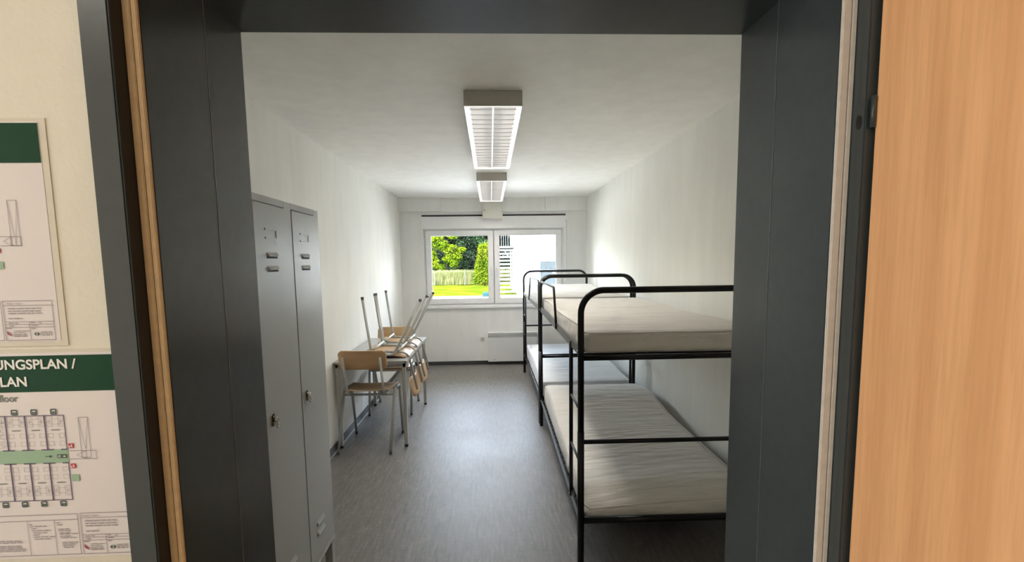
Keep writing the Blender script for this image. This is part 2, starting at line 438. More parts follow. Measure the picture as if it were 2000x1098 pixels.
# dark keyhole-like drilling in the right rebate
hb = MB(); pts = [(SX1 - .0006, .5480 + .0042 * math.cos(a), 1.7225 + .0080 * math.sin(a)) for a in [2 * PI * k / 20 for k in range(20)]]
hb.add(pts, [list(range(20))], 0)
hb.build('drill_hole', M['rubber'], frame)

leaf = MB()
leaf.box(.4368, .4768, -.325, .535, .008, 1.985, 0, .0015)
door = struct('door_1', leaf, M['door_wood'], 'orange beech laminate door leaf swung open into the corridor')
MB().box(.4435, .4705, .5345, .539, .03, 1.96).build('gap_shade', M['frame_dark'], door)  # black strip paints the shade in the gap between leaf and architrave
dh = MB()
dh.box(.4285, .4372, -.285, -.245, .93, 1.13, 0, .003)
dh.tube(fillet([(.433, -.265, 1.05), (.395, -.265, 1.05), (.395, -.14, 1.05)], .015), .009, 12)
dh.build('door_handle', M['chrome'], door)
hg = MB()
for z in (.3, 1.713):
    hg.tube([(.4335, .5340, z), (.4335, .5340, z + .035)], .0028, 10)
hg.build('hinge', M['frame'], door)

# ----------------------------------------------------------------- ceiling lights
def ceiling_light(y0, y1, label, group):
    x0, x1, z0 = -.129, .193, 2.415
    L = y1 - y0; cx = (x0 + x1) / 2
    t = thing('ceiling_light', label, 'ceiling light', (cx, y0, H), 0, group)
    hw = (x1 - x0) / 2; d = H - z0
    mb = MB()                                   # housing: a shallow tray open below
    mb.box(-hw, hw, 0, .012, -d, 0, 0, .002).box(-hw, hw, L - .012, L, -d, 0, 0, .002)
    mb.box(-hw, -hw + .006, .012, L - .012, -d, 0).box(hw - .006, hw, .012, L - .012, -d, 0).box(-hw + .006, hw - .006, .012, L - .012, -.008, 0)
    mb.build('housing', M['lamp_body'], t)
    rim = MB()
    for s in (-1, 1):
        lin(rim, s * hw * .985, s * (hw - .021), .004, L - .004, -d - .003, -d + .001)
        lin(rim, s * (hw - .026), s * (hw - .030), .004, L - .004, -d - .003, -d + .012)
    rim.box(-hw + .003, hw - .003, .001, .010, -d - .003, -d).box(-hw + .003, hw - .003, L - .010, L - .001, -d - .003, -d)
    rim.build('rim', M['lamp_rim'], t)
    iw = hw - .030
    MB().box(-iw, iw, .012, L - .012, -.022, -.018).build('reflector', M['lamp_pan'], t)
    sp = MB().box(-.004, .004, .012, L - .012, -d - .002, -d + .035)
    sp.build('centre_spine', M['lamp_rim'], t)
    for s in (-1, 1):
        MB().box(s * .034 - .013, s * .034 + .013, .014, L - .014, -d + .036, -d + .040).build('side_shade', M['lamp_grey'], t)
    tb = MB().tube([(0, .03, -d + .052), (0, L - .03, -d + .052)], .008, 10)
    tb.build('fluorescent_tube', M['lamp_tube'], t)
    n = 18
    for k in range(n):
        yy = .02 + (L - .04) * (k + .5) / n
        b = MB(); h = .040; seg = 6; vs = []
        for x in (-iw, iw):
            for j in range(seg + 1):
                q = j / seg
                vs.append((x, yy - .016 * (1 - q) ** 2 - .003, -d + h * (1 - q)))
            for j in range(seg + 1):
                q = j / seg
                vs.append((x, yy + .016 * (1 - q) ** 2 + .003, -d + h * (1 - q)))
        m = 2 * (seg + 1); fs = []
        for j in range(seg):
            fs.append((j, j + 1, m + j + 1, m + j)); a = seg + 1 + j
            fs.append((a + 1, a, m + a, m + a + 1))
        fs.append((seg, 2 * seg + 1, m + 2 * seg + 1, m + seg))
        b.add(vs, fs, 0, True)
        b.build('louvre_blade', M['lamp_blade'], t)
    return t
ceiling_light(2.69, 4.455, 'long white louvred ceiling light, the larger one nearer the doorway', 'louvred ceiling lights')
ceiling_light(5.115, 6.85, 'long white louvred ceiling light nearer the window, behind the first', 'louvred ceiling lights')

eb = thing('distribution_box', 'cream square distribution box on the bulkhead above the window', 'distribution box', (.048, YB, 2.19))
e = MB().box(-.148, .148, -.11, -.0455, 0.115, .25, 0, .004).box(-.148, .148, -.11, -.023, 0, .115, 0, .004)
e.build('casing', M['cream_plastic'], eb)
MB().box(-.136, .136, -.116, -.109, .012, .238, 0, .003).build('cover', M['cream_plastic'], eb)
MB().box(-.126, -.116, -.1185, -.1155, .115, .135, 0, .001).box(-.108, -.104, -.1185, -.1155, .115, .135).build('latch', M['print_grey'], eb)

# ----------------------------------------------------------------- locker
lk = thing('locker', 'tall grey steel locker with two narrow doors at the left wall', 'locker', (-.834, 1.67, 0))
LW, LD = .70, .485
cb = MB()
cb.box(-LD, 0 - .02, 0, LW, .154, 1.823)                        # body behind the front frame
F0 = -.02
for a, b in ((0, .055), (.317, .386), (.642, LW)): cb.box(F0, 0, a, b, .154, 1.823, 0, .0012)
for a, b in ((.055, .317), (.386, .642)):
    cb.box(F0, 0, a, b, 1.797, 1.823).box(F0, 0, a, b, .154, .190)
cb.build('carcass', M['locker'], lk)
cg = MB()
for a, b in ((.055, .317), (.386, .642)): cg.box(F0, F0 + .002, a, b, .19, 1.797)
cg.build('door_recess', M['locker_dark'], lk)
MB().box(-.012, .003, .004, LW - .004, .158, .166).build('bottom_lip', M['base_strip'], lk)
def locker_door(y0, y1):
    d = MB().box(-.014, .002, y0 + .002, y1 - .002, .193, 1.794, 0, .0015).build('door', M['locker'], lk)
    c = (y0 + y1) / 2
    for z in (1.604, 1.553, .355, .307):
        lv = MB(); hl = .045
        vs = [(.002, c - hl, z + .010), (.002, c + hl, z + .010), (.011, c + hl - .006, z - .004), (.011, c - hl + .006, z - .004), (.002, c + hl, z - .005), (.002, c - hl, z - .005)]
        lv.add(vs, [(0, 1, 2, 3), (3, 2, 4, 5), (0, 3, 5), (1, 4, 2)], 0)
        lv.box(.002, .0026, c - hl, c + hl, z - .013, z - .005, 1)
        lv.box(.0095, .0118, c - hl + .006, c + hl - .006, z - .0052, z - .0030, 2)  # white strip paints the highlight along the louvre lip
        lv.build('louvre', [M['locker'], M['locker_dark'], M['print_glint_white']], d)
    lb = MB()                                     # name-card holder: three raised edges
    lb.box(.002, .0035, c - .05, c + .045, 1.697, 1.7005).box(.002, .0035, c - .05, c + .045, 1.6675, 1.671)
    lb.box(.002, .0042, c + .042, c + .047, 1.6675, 1.7005)
    lb.add([(.0042, c - .053, 1.697), (.0042, c - .046, 1.697), (.0042, c - .046, 1.704), (.0042, c - .053, 1.704)], [(0, 1, 2, 3)], 1)
    lb.add([(.0042, c - .053, 1.664), (.0042, c - .046, 1.664), (.0042, c - .046, 1.671), (.0042, c - .053, 1.671)], [(0, 1, 2, 3)], 1)
    lb.build('card_holder', [M['locker'], M['locker_dark']], d)
    yl = y0 + .050
    kb = MB().box(.002, .010, yl - .011, yl + .011, .958, 1.006, 0, .004)
    kb.tube([(.008, yl, .985), (.022, yl, .985)], .010, 14)
    kb.tube(fillet([(.016, yl - .008, .985), (.02, yl - .008, .955), (.02, yl + .008, .955), (.016, yl + .008, .985)], .006, 5), .003, 8)
    kb.build('lock', M['chrome'], d, 'small nickel turn lock with a hasp')
locker_door(.055, .317); locker_door(.386, .642)
for (x, y) in ((-.02, .02), (-.02, LW - .02), (-LD + .02, .02), (-LD + .02, LW - .02)):
    MB().box(x - .018, x + .018, y - .018, y + .018, 0, .154).build('foot', M['locker'], lk)

# ----------------------------------------------------------------- table
TX0, TX1, TY0, TY1, TZ = -1.322, -.714, 3.925, 5.185, .75
tb = thing('table', 'grey laminate table with square steel legs against the left wall', 'table', (-1.02, 4.555, 0))
ox, oy = -1.02, 4.555
MB().box(TX0 - ox, TX1 - ox, TY0 - oy, TY1 - oy, TZ - .022, TZ, 0, .003).build('table_top', M['table_top'], tb)
ap = MB()
a0, a1, b0, b1 = TX0 - ox + .014, TX1 - ox - .014, TY0 - oy + .018, TY1 - oy - .018
for q in ((a0, a1, b0, b0 + .025), (a0, a1, b1 - .025, b1), (a0, a0 + .025, b0, b1), (a1 - .025, a1, b0, b1)):
    ap.box(*q, TZ - .054, TZ - .0222, 0, .002)
ap.build('apron', M['table_edge'], tb)
for x in (a0, a1 - .031):
    for y in (b0, b1 - .031):
        lg = MB().box(x, x + .031, y, y + .031, .02, TZ - .0542, 0, .003).build('leg', M['tube'], tb)
        MB().box(x + .001, x + .030, y + .001, y + .030, 0, .02, 0, .003).build('foot_cap', M['rubber'], lg)

# ----------------------------------------------------------------- school chairs
def make_chair(label):
    t = thing('chair', label, 'chair', (0, 0, 0), 0, 'plywood school chairs at the table')
    R = .0118
    yf, yr = .16, -.02                            # where the side rails turn down
    for s in (-1, 1):
        x = s * .215
        path = fillet([(x, .243, .012), (x, yf, .486), (x, yr - .005, .486), (x, -.243, .012)], .042, 9)
        k = len(path) // 2
        # one bent tube, split in front leg / rail / rear leg
        a = [p for p in path if p.y >= yf - .02]; b = [p for p in path if p.y <= yr + .02]
        MB().tube(a, R).build('leg', M['tube'], t)
        MB().tube(b, R).build('leg', M['tube'], t)
        MB().tube([a[-1] + Vector((0, .0005, 0)), b[0] - Vector((0, .0005, 0))], R).build('side_rail', M['tube'], t)
        for y in (.243, -.243):
            MB().tube([(x, y, 0), (x, y * .99, .022)], .0130).build('foot_cap', M['cap_grey'], t)
    for y in (.155, -.060):
        MB().tube([(-.207, y, .452), (.207, y, .452)], .0105).build('crossbar', M['tube'], t)
    for s in (-1, 1):
        x = s * .152
        p = fillet([(x, .19, .4725), (x, -.135, .4725), (x, -.222, .80)], .075, 9)
        MB().tube(p, .0105, flat=(.0105, .0095)).build('back_support', M['tube'], t)
    # seat shell: curved plywood with rounded corners
    nu, nv, th = 18, 16, .011
    def seat_pt(u, v):
        y = -.145 + .37 * v
        hw = .186 + .020 * v
        if v < .12: hw -= .05 * (1 - v / .12) ** 2
        if v > .9: hw -= .02 * ((v - .9) / .1) ** 2
        x = (2 * u - 1) * hw
        z = .4835 - .010 * math.exp(-((v - .38) / .25) ** 2) * (1 - (2 * u - 1) ** 2) - .014 * max(0, (v - .80) / .2) ** 2 + .021 * max(0, (.32 - v) / .32) ** 1.5
        z += .006 * abs(2 * u - 1) ** 3
        return x, y, z
    def shell(fn, nrm, name, mats, lab=None):
        mb = MB(); top, bot = [], []
        for i in range(nv + 1):
            for j in range(nu + 1):
                p = Vector(fn(j / nu, i / nv)); top.append(p + nrm * th); bot.append(p)
        W = nu + 1; n = len(top); fs = []; fe = []
        for i in range(nv):
            for j in range(nu):
                a = i * W + j
                fs.append((a, a + 1, a + W + 1, a + W)); fs.append((n + a, n + a + W, n + a + W + 1, n + a + 1))
        ring = [j for j in range(W)] + [i * W + nu for i in range(1, nv + 1)] + [nv * W + j for j in range(nu - 1, -1, -1)] + [i * W for i in range(nv - 1, 0, -1)]
        mb.add(top + bot, fs, 0, True)
        base = len(mb.v) - 2 * n
        for k in range(len(ring)):
            a, b = ring[k], ring[(k + 1) % len(ring)]
            mb.f.append([base + b, base + a, base + n + a, base + n + b]); mb.mi.append(1); mb.sm.append(False)
        return mb.build(name, mats, t, lab)
    shell(seat_pt, Vector((0, 0, 1)), 'seat', [M['ply'], M['ply_edge']])
    def back_pt(u, v):
        s = 2 * u - 1
        z = .695 + .165 * v
        hw = .196
        e = min(v, 1 - v)
        if e < .22: hw -= .030 * (1 - e / .22) ** 2.2
        x = s * hw
        y = -.222 + (.80 - z) * .266 + .012 + .020 * (abs(s)) ** 2 - .0
        return x, y, z
    shell(back_pt, Vector((0, 1, 0)), 'backrest', [M['ply'], M['ply_edge']])
    return t
chA = make_chair('plywood school chair upright at the near end of the table')
chA.location = (-1.055, 4.052, 0); chA.rotation_euler = (0, 0, -.03)
chD = copy_tree(chA)
chD['label'] = 'plywood school chair upright at the far end of the table, seat pushed under'
chD.location = (-1.055, 5.045, 0); chD.rotation_euler = (0, 0, PI)
def upside(label, y, dx=0.0, rot=0.0):
    c = copy_tree(chA); c['label'] = label
    m = Matrix(((0, -1, 0), (-1, 0, 0), (0, 0, -1))).to_4x4()
    tilt = Matrix.Rotation(.05, 4, 'Y') @ Matrix.Rotation(rot, 4, 'Z')
    c.matrix_world = Matrix.Translation((-.838 + dx, y, 1.2725)) @ tilt @ m
    return c
upside('plywood school chair upside down on the table, the nearer of the two', 4.235)
upside('plywood school chair upside down on the table, the farther of the two', 4.71)

# ----------------------------------------------------------------- bunk beds
PXL, PXR, BL = .435, 1.313, 2.11
def make_bed(label):
    """origin on the floor at the ladder end, long axis +y"""
    Lb = BL
    t = thing('bunk_bed', label, 'bunk bed', (0, 0, 0), 0, 'black steel bunk beds')
    for y in (0, Lb):
        for x in (PXL, PXR):
            MB().tube([(x, y, 0), (x, y, .72)], .0172, 16).build('post', M['bed'], t)
        lp = MB().tube(fillet([(PXL, y, .72), (PXL, y, 1.4225), (PXR, y, 1.4225), (PXR, y, .72)], .112, 14), .0158, 16)
        lp.build('end_loop', M['bed'], t)
        for z, r in ((1.0915, .0140), (.667, .0112), (.257, .0175)):
            MB().tube([(PXL + .012, y, z), (PXR - .012, y, z)], r, 12).build('end_bar', M['bed'], t)
    def rail(x, z, s, h):
        mb = MB(); y0, y1 = .016, Lb - .016
        for xa, xb, hi in ((x - .007 * s, x, h), (x, x + .02 * s, .003)):
            mb.box(min(xa, xb), max(xa, xb), y0, y1, z, z + hi)
        mb.build('side_rail', M['bed_rail'], t)
    rail(PXL + .004, 1.096, 1, .046); rail(PXR - .004, 1.096, -1, .012)
    rail(PXL + .004, .228, 1, .044); rail(PXR - .004, .228, -1, .012)
    def base(z, n):
        mb = MB()
        for k in range(n):
            y = .05 + (Lb - .1) * k / (n - 1)
            mb.box(PXL + .008, PXR - .008, y - .018, y + .018, z, z + .004)
        mb.build('slat_base', M['bed'], t)
    base(1.0995, 24); base(.2315, 24)
    # ladder at the near end
    ld = MB().tube([(PXL - .001, .30, .235), (PXL - .001, .30, 1.125)], .0112, 12).build('ladder_rail', M['bed'], t)
    for z in (.553, .825):
        MB().tube([(PXL - .001, .31, z), (PXL - .001, .012, z)], .0085, 10, flat=(.006, .0095)).build('ladder_rung', M['bed_rail'], ld)
    for y, z in ((.30, 1.112), (Lb - .03, 1.12), (.04, 1.115), (Lb - .03, .25), (.30, .25)):
        MB().tube([(PXL - .006, y, z), (PXL - .0145, y, z)], .006, 10).build('bolt', M['steel'], t)
    # guard rail near the far end
    g = MB().tube(fillet([(PXL - .004, .915, 1.105), (PXL + .0, 1.09, 1.378), (PXL + .0, 2.01, 1.378), (PXL - .004, 2.075, 1.12)], .03, 6), .0085, 10)
    g.build('guard_rail', M['bed'], t)
    return t
BY1, BY2 = 2.268, 4.445
TH = -.0128
bed1 = make_bed('black steel bunk bed nearest the doorway, with ladder at its near end')
bed1.location = (0, BY1, 0); bed1.rotation_euler = (0, 0, TH)
# the second bed is the mirror image: built by mirroring a copy's meshes
def mirror_tree(o, Lb):
    for ch in list(o.children):
        ch.data = ch.data.copy()
        for v in ch.data.vertices: v.co.y = Lb - v.co.y
        ch.data.flip_normals()
        mirror_tree(ch, Lb)
bed2 = copy_tree(bed1); bed2['label'] = 'black steel bunk bed by the window, behind the first one'
bed2.location = (.026, BY2, 0); bed2.rotation_euler = (0, 0, 0); mirror_tree(bed2, BL)

# ----------------------------------------------------------------- mattresses
def mattress(name_label, x0, x1, y0, y1, bottom, top, seed, mat, cat_group='white mattresses on the bunk beds', wr=.004):
    """bottom(y), top(x, y) -> z; rounded box with wrinkled cover"""
    cx, cy = (x0 + x1) / 2, (y0 + y1) / 2
    t = thing('mattress', name_label, 'mattress', (cx, cy, bottom(cx, y0)), 0, cat_group)
    nx, ny, nz = 46, 210, 8
    r = .032; zb0 = bottom(cx, y0); idx = {}; mb = MB(); vs = []
    def place(i, j, k):
        key = (i, j, k)
        if key in idx: return idx[key]
        u, v, w = i / nx, j / ny, k / nz
        x, y = x0 + (x1 - x0) * u, y0 + (y1 - y0) * v
        zb, zt = bottom(x, y), top(x, y); z = zb + (zt - zb) * w
        q = Vector((min(max(x, x0 + r), x1 - r), min(max(y, y0 + r), y1 - r), min(max(z, zb + r * .6), zt - r)))
        d = Vector((x, y, z)) - q
        if d.length > 1e-6:
            m = max(abs(d.x), abs(d.y), abs(d.z)); p = q + d.normalized() * m
        else: p = Vector((x, y, z))
        s = seed * 17.3
        if k == nz:                           # cross wrinkles of the cover
            n1 = noise.noise((p.x * 1.6 + s, p.y * 15 + .8 * math.sin(p.x * 4), s))
            n2 = noise.noise((p.x * 4 + s, p.y * 38 + p.x * 3, s + 5))
            amp = .5 + .5 * noise.noise((p.x * 1.5, p.y * 1.5, s + 9))
            n1 = .45 - 1.9 * abs(n1) ; n2 = .35 - 1.6 * abs(n2)
            p.z += wr * (1.2 * n1 + .7 * n2) * max(.2, amp) * min(1, 12 * min(u, 1 - u, 1) + .2)
        elif 0 < k:
            n1 = noise.noise((p.x * 9 + s, p.y * 9, p.z * 22))
            dn = Vector((u - .5, v - .5, 0))
            if i in (0, nx): p.x += n1 * .006
            if j in (0, ny): p.y += n1 * .006 + .004 * noise.noise((p.x * 22, s, p.z * 14))
        idx[key] = len(vs); vs.append((p.x - cx, p.y - cy, p.z - zb0)); return idx[key]
    fs = []
    for i in range(nx):
        for j in range(ny):
            fs.append((place(i, j, nz), place(i + 1, j, nz), place(i + 1, j + 1, nz), place(i, j + 1, nz)))
            fs.append((place(i, j, 0), place(i, j + 1, 0), place(i + 1, j + 1, 0), place(i + 1, j, 0)))
    for k in range(nz):
        for i in range(nx):
            fs.append((place(i, 0, k), place(i + 1, 0, k), place(i + 1, 0, k + 1), place(i, 0, k + 1)))
            fs.append((place(i, ny, k), place(i, ny, k + 1), place(i + 1, ny, k + 1), place(i + 1, ny, k)))
        for j in range(ny):
            fs.append((place(0, j, k), place(0, j, k + 1), place(0, j + 1, k + 1), place(0, j + 1, k)))
            fs.append((place(nx, j, k), place(nx, j + 1, k), place(nx, j + 1, k + 1), place(nx, j, k + 1)))
    mb.add(vs, fs, 0, True)
    mb.build('cover', mat, t)
    # piping cord around the upper edge
    q = r * .30; pts = []
    def pp(x, y):
        z = top(x, y) - r * .22
        return (x - cx, y - cy, z - zb0)
    c = .035
    for a in [k / 40 for k in range(41)]: pts.append(pp(x0 + c + (x1 - x0 - 2 * c) * a, y0 + q * .6))
    for a in [k / 60 for k in range(61)]: pts.append(pp(x1 - q * .6, y0 + c + (y1 - y0 - 2 * c) * a))
    for a in [k / 40 for k in range(41)]: pts.append(pp(x1 - c - (x1 - x0 - 2 * c) * a, y1 - q * .6))
    for a in [k / 60 for k in range(61)]: pts.append(pp(x0 + q * .6, y1 - c - (y1 - y0 - 2 * c) * a))
    MB().tube(pts, .0042, 8, closed=True).build('piping', mat, t)
    return t
MX0, MX1 = PXL + .0235, PXR + .010
def on_bed(m, bed):
    th = bed.rotation_euler.z; p = m.location.copy()
    m.location = bed.location + Matrix.Rotation(th, 3, 'Z') @ p; m.rotation_euler = (0, 0, th)
UP, LO = (lambda x, y: 1.1040), (lambda x, y: .2360)
on_bed(mattress('cream wrinkled mattress on the upper bunk of the near bed', MX0, MX1, .032, BL - .03,
         UP, lambda x, y: 1.223 + .006 * math.sin(y * 5) - .012 * max(0, 1 - y / .25), 1, M['fabric'], wr=.0065), bed1)
on_bed(mattress('cream wrinkled mattress on the upper bunk of the bed by the window', MX0, MX1, .032, BL - .03,
         UP, lambda x, y: 1.218 + .024 * math.exp(-((y - 1.8) / .25) ** 2) + .008 * math.sin(y * 4), 2, M['fabric'], wr=.006), bed2)
def low1(x, y):
    v = y / BL; u = (x - MX0) / (MX1 - MX0)
    z = .388 + .055 * math.exp(-((v - .80) / .17) ** 2)
    z -= .045 * max(0, 1 - u) ** 1.5 * max(0, 1 - v / .6)
    z -= .060 * max(0, 1 - v / .10) ** 1.5
    return z
on_bed(mattress('cream rippled mattress on the lower bunk of the near bed', MX0, MX1 + .012, .034, BL - .035,
         LO, low1, 3, M['fabric'], wr=.010), bed1)
def low2(x, y):
    v = y / BL
    return .388 + .02 * v + .03 * math.exp(-((v - .45) / .3) ** 2)
on_bed(mattress('white mattress on the lower bunk of the bed by the window', MX0, MX1, .04, BL - .04,
         LO, low2, 4, M['fabric_white'], wr=.005), bed2)

# ----------------------------------------------------------------- small wall things
ht = thing('convector_heater', 'flat white convector heater low on the window wall', 'heater', (.32, YB - .013, .052))
hb = MB().box(-.378, .378, -.07, .0125, .0, .372, 0, .006).box(-.378, .378, -.07, .0125, .43, .442, 0, .003)
hb.box(-.378, -.370, -.07, .0125, .372, .43).box(.370, .378, -.07, .0125, .372, .43).box(-.37, .37, -.03, .0125, .372, .43, 1)
hb.build('casing', [M['heater'], M['locker_dark']], ht)
for k in range(4):
    z = .378 + k * .0135
    MB().box(-.371, .371, -.069, -.045, z, z + .0075, 0, .001).build('grille_slat', M['heater'], ht)
MB().box(-.30, -.265, -.0708, -.0698, .030, .035).build('badge', M['print_grey'], ht)

sk = thing('wall_socket', 'white power socket on the window wall beside the heater', 'socket', (-.135, YB, .385))
MB().box(-.041, .041, -.010, 0, -.041, .041, 0, .003).build('cover_plate', M['white_plastic'], sk)
sr = MB().tube([(0, -.011, 0), (0, -.0095, 0)], .0225, 20)
sr.build('socket_well', M['print_grey'], sk)
MB().tube([(0, -.0118, 0), (0, -.0105, 0)], .013, 16).build('socket_centre', M['white_plastic'], sk)

ck = thing('crank_rod', 'thin white shutter crank hanging right of the window', 'crank', (1.155, YB - .03, 1.16))
MB().tube([(0, 0, .14), (0, .008, .99)], .005, 8).build('rod', M['white_plastic'], ck)
MB().tube(fillet([(0, 0, .14), (0, -.004, .115), (-.055, -.012, .05), (-.055, -.012, .0)], .012, 4), .0055, 8).build('crank_handle', M['white_plastic'], ck)
MB().box(-.012, .012, -.006, .03, .98, 1.01, 0, .002).build('holder', M['white_plastic'], ck)

# ----------------------------------------------------------------- evacuation plan sheets on the corridor wall
def text_mesh(body, size, off=0.0, wide=1.0):
    cu = bpy.data.curves.new('lettering', 'FONT'); cu.body = body; cu.size = size; cu.offset = off; cu.fill_mode = 'FRONT'
    cu.align_x = 'RIGHT'
    ob = bpy.data.objects.new('lettering', cu); COL.objects.link(ob)
    bpy.context.view_layer.update()
    dg = bpy.context.evaluated_depsgraph_get()
    me = bpy.data.meshes.new_from_object(ob.evaluated_get(dg))
    bpy.data.objects.remove(ob)
    vs = [Vector((v.co.x * wide, v.co.y, 0)) for v in me.vertices]; fs = [list(p.vertices) for p in me.polygons]
    bpy.data.meshes.remove(me)
    return vs, fs
class Sheet:
    """prints in the plane of a wall sheet; x to the right, z up, y = layer"""
    def __init__(s, root, y): s.root, s.y = root, y
    def lay(s, k): return s.y - .0006 - .00035 * k
    def rect(s, mb, x0, x1, z0, z1, k=1, mat=0):
        y = s.lay(k); mb.quad((x0, y, z0), (x1, y, z0), (x1, y, z1), (x0, y, z1), mat)
    def line(s, mb, x0, z0, x1, z1, w=.0006, k=1, mat=0):
        d = Vector((x1 - x0, 0, z1 - z0)); n = Vector((-d.z, 0, d.x)).normalized() * w / 2; y = s.lay(k)
        a, b = Vector((x0, y, z0)), Vector((x1, y, z1))
        mb.quad(a - n, b - n, b + n, a + n, mat)
    def frame(s, mb, x0, x1, z0, z1, w=.0006, k=1, mat=0):
        for q in ((x0, z0, x1, z0), (x0, z1, x1, z1), (x0, z0, x0, z1), (x1, z0, x1, z1)): s.line(mb, *q, w, k, mat)
    def text(s, mb, body, xr, zb, size, off=0.0, k=1, mat=0, wide=1.0):
        vs, fs = text_mesh(body, size, off, wide); y = s.lay(k)
        mb.add([(xr + v.x, y, zb + v.y) for v in vs], fs, mat)
    def wordline(s, mb, x0, x1, z, h=.0011, k=2, mat=0, seed=0):
        """a line of print too small to read: word-length dashes"""
        rnd = random.Random(seed); x = x0
        while x < x1 - .001:
            w = min(rnd.uniform(.003, .009), x1 - x)
            s.rect(mb, x, x + w, z - h / 2, z + h / 2, k, mat); x += w + .0011
PY = YW - .0008
def legend_box(sh, x0, x1, z0, z1, name='title_block', cut=None):
    """bordered block with head line, address lines, table rows and two emblems"""
    w, hh = x1 - x0, z1 - z0
    X = lambda f: x0 + w * f
    Z = lambda f: z1 - hh * f
    xc = min(cut, x1) if cut else x1
    mb = MB()
    for q in ((x0, z0, xc, z0), (x0, z1, xc, z1), (x0, z0, x0, z1)): sh.line(mb, *q, .0006, 2)
    if not cut: sh.line(mb, x1, z0, x1, z1, .0006, 2)
    for f in (.115, .53, .60, .67): sh.line(mb, x0, Z(f), xc, Z(f), .0005, 2)
    sh.line(mb, X(.5), Z(.53), X(.5), z0, .0005, 2)
    sh.text(mb, 'Objekt / Objeet'.replace('ee', 'ec'), X(.40), Z(.085), hh * .062, 0, 2)
    for i, (f, e) in enumerate(((.19, .76), (.255, .75), (.315, .77), (.445, .37))):
        sh.wordline(mb, X(.09), min(X(e), xc), Z(f), hh * .024, 2, 0, i)
    for i, (f, a, e) in enumerate(((.565, .07, .26), (.635, .08, .2), (.695, .01, .12), (.55, .53, .60), (.565, .69, .74), (.62, .54, .65), (.695, .53, .61))):
        sh.wordline(mb, X(a), min(X(e), xc), Z(f), hh * .018, 2, 0, i + 7)
    for i, f in enumerate((.76, .80, .845, .88, .905)):
        sh.wordline(mb, X(.155), X(.48 if i < 1 else .42), Z(f), hh * .015, 2, 0, i + 20)
    for i, f in enumerate((.80, .84, .88)):
        sh.wordline(mb, X(.72), min(X(.94), xc), Z(f), hh * .020, 2, 0, i + 30)
    ob = mb.build(name, [M['print_line']], sh.root)
    em = MB(); y = sh.lay(3)
    em.add([(X(.03), y, Z(.75)), (X(.10), y, Z(.83)), (X(.075), y, Z(.88)), (X(.03), y, Z(.83))], [(3, 2, 1, 0)], 0)
    em.add([(X(.09), y, Z(.82)), (X(.125), y, Z(.86)), (X(.12), y, Z(.90)), (X(.085), y, Z(.87))], [(3, 2, 1, 0)], 0)
    em.build('emblem', M['print_maroon'], ob, 'maroon arrow-like emblem')
    g = MB(); cz = Z(.845); cxx = X(.635); a = hh * .075
    for s_ in (-1, 1):
        g.add([(cxx + s_ * a * .22, y, cz + a * .75), (cxx + s_ * a, y, cz), (cxx + s_ * a * .22, y, cz - a * .75)], [(0, 1, 2) if s_ < 0 else (2, 1, 0)], 0)
    g.build('emblem', M['print_icon'], ob, 'dark green split diamond emblem')
    return ob
def stair_symbol(sh, mb, x0, x1, z0, z1, zb):
    sh.frame(mb, x0, x1, z0, z1, .0005, 2)
    sh.line(mb, x0, z1, (x0 + x1) / 2, zb + (z1 - zb) * .02, .0004, 2); sh.line(mb, x1, z1, (x0 + x1) / 2, zb + (z1 - zb) * .02, .0004, 2)
def plan_bottom(sh, mb, x0, x1, z0, z1, xa):
    sh.line(mb, xa, z0, x1, z0, .0005, 2); sh.line(mb, xa, z1, x1, z1, .0005, 2); sh.line(mb, x1, z0, x1, z1, .0005, 2); sh.line(mb, x0, z0, x0, z1, .0005, 2)
    m = (z0 + z1) / 2; xt = xa + (x0 - xa) * .45
    sh.line(mb, x0, z1, xt, m, .0004, 2); sh.line(mb, x0, z0, xt, m, .0004, 2)

def sheet_root(label, x, z):
    t = thing('evacuation_plan', label, 'wall notice', (0, 0, 0), 0, 'laminated escape plan sheets')
    t.location = (0, 0, 0); return t
# upper sheet
up = sheet_root('laminated escape plan sheet, the upper one left of the doorway', 0, 0)
su = Sheet(up, PY)
MB().box(-.80, -.4615, PY - .0003, YW - .0001, 1.484, 1.724).build('laminate', M['lam'], up)
b = MB(); su.rect(b, -.80, -.4685, 1.489, 1.7205, 0); b.build('paper', M['paper'], up)
b = MB(); su.rect(b, -.80, -.4690, 1.6785, 1.7190, 1); b.build('header_band', M['sign_green'], up)
b = MB()
stair_symbol(su, b, -.5080, -.4985, 1.5925, 1.640, 1.5925); plan_bottom(su, b, -.5085, -.4980, 1.5925, 1.602, -.522)
b.build('floor_plan', M['print_line'], up)
b = MB(); su.rect(b, -.530, -.5200, 1.585, 1.590, 2); b.build('red_mark', M['print_red'], up)
b = MB(); su.rect(b, -.530, -.5187, 1.568, 1.576, 2); b.build('green_mark', M['print_pale_green'], up)
b = MB(); su.frame(b, -.60, -.5268, 1.4908, 1.533, .0006, 2); b.build('legend_box', M['print_line'], up)
legend_box(su, -.5245, -.4735, 1.4908, 1.5335)
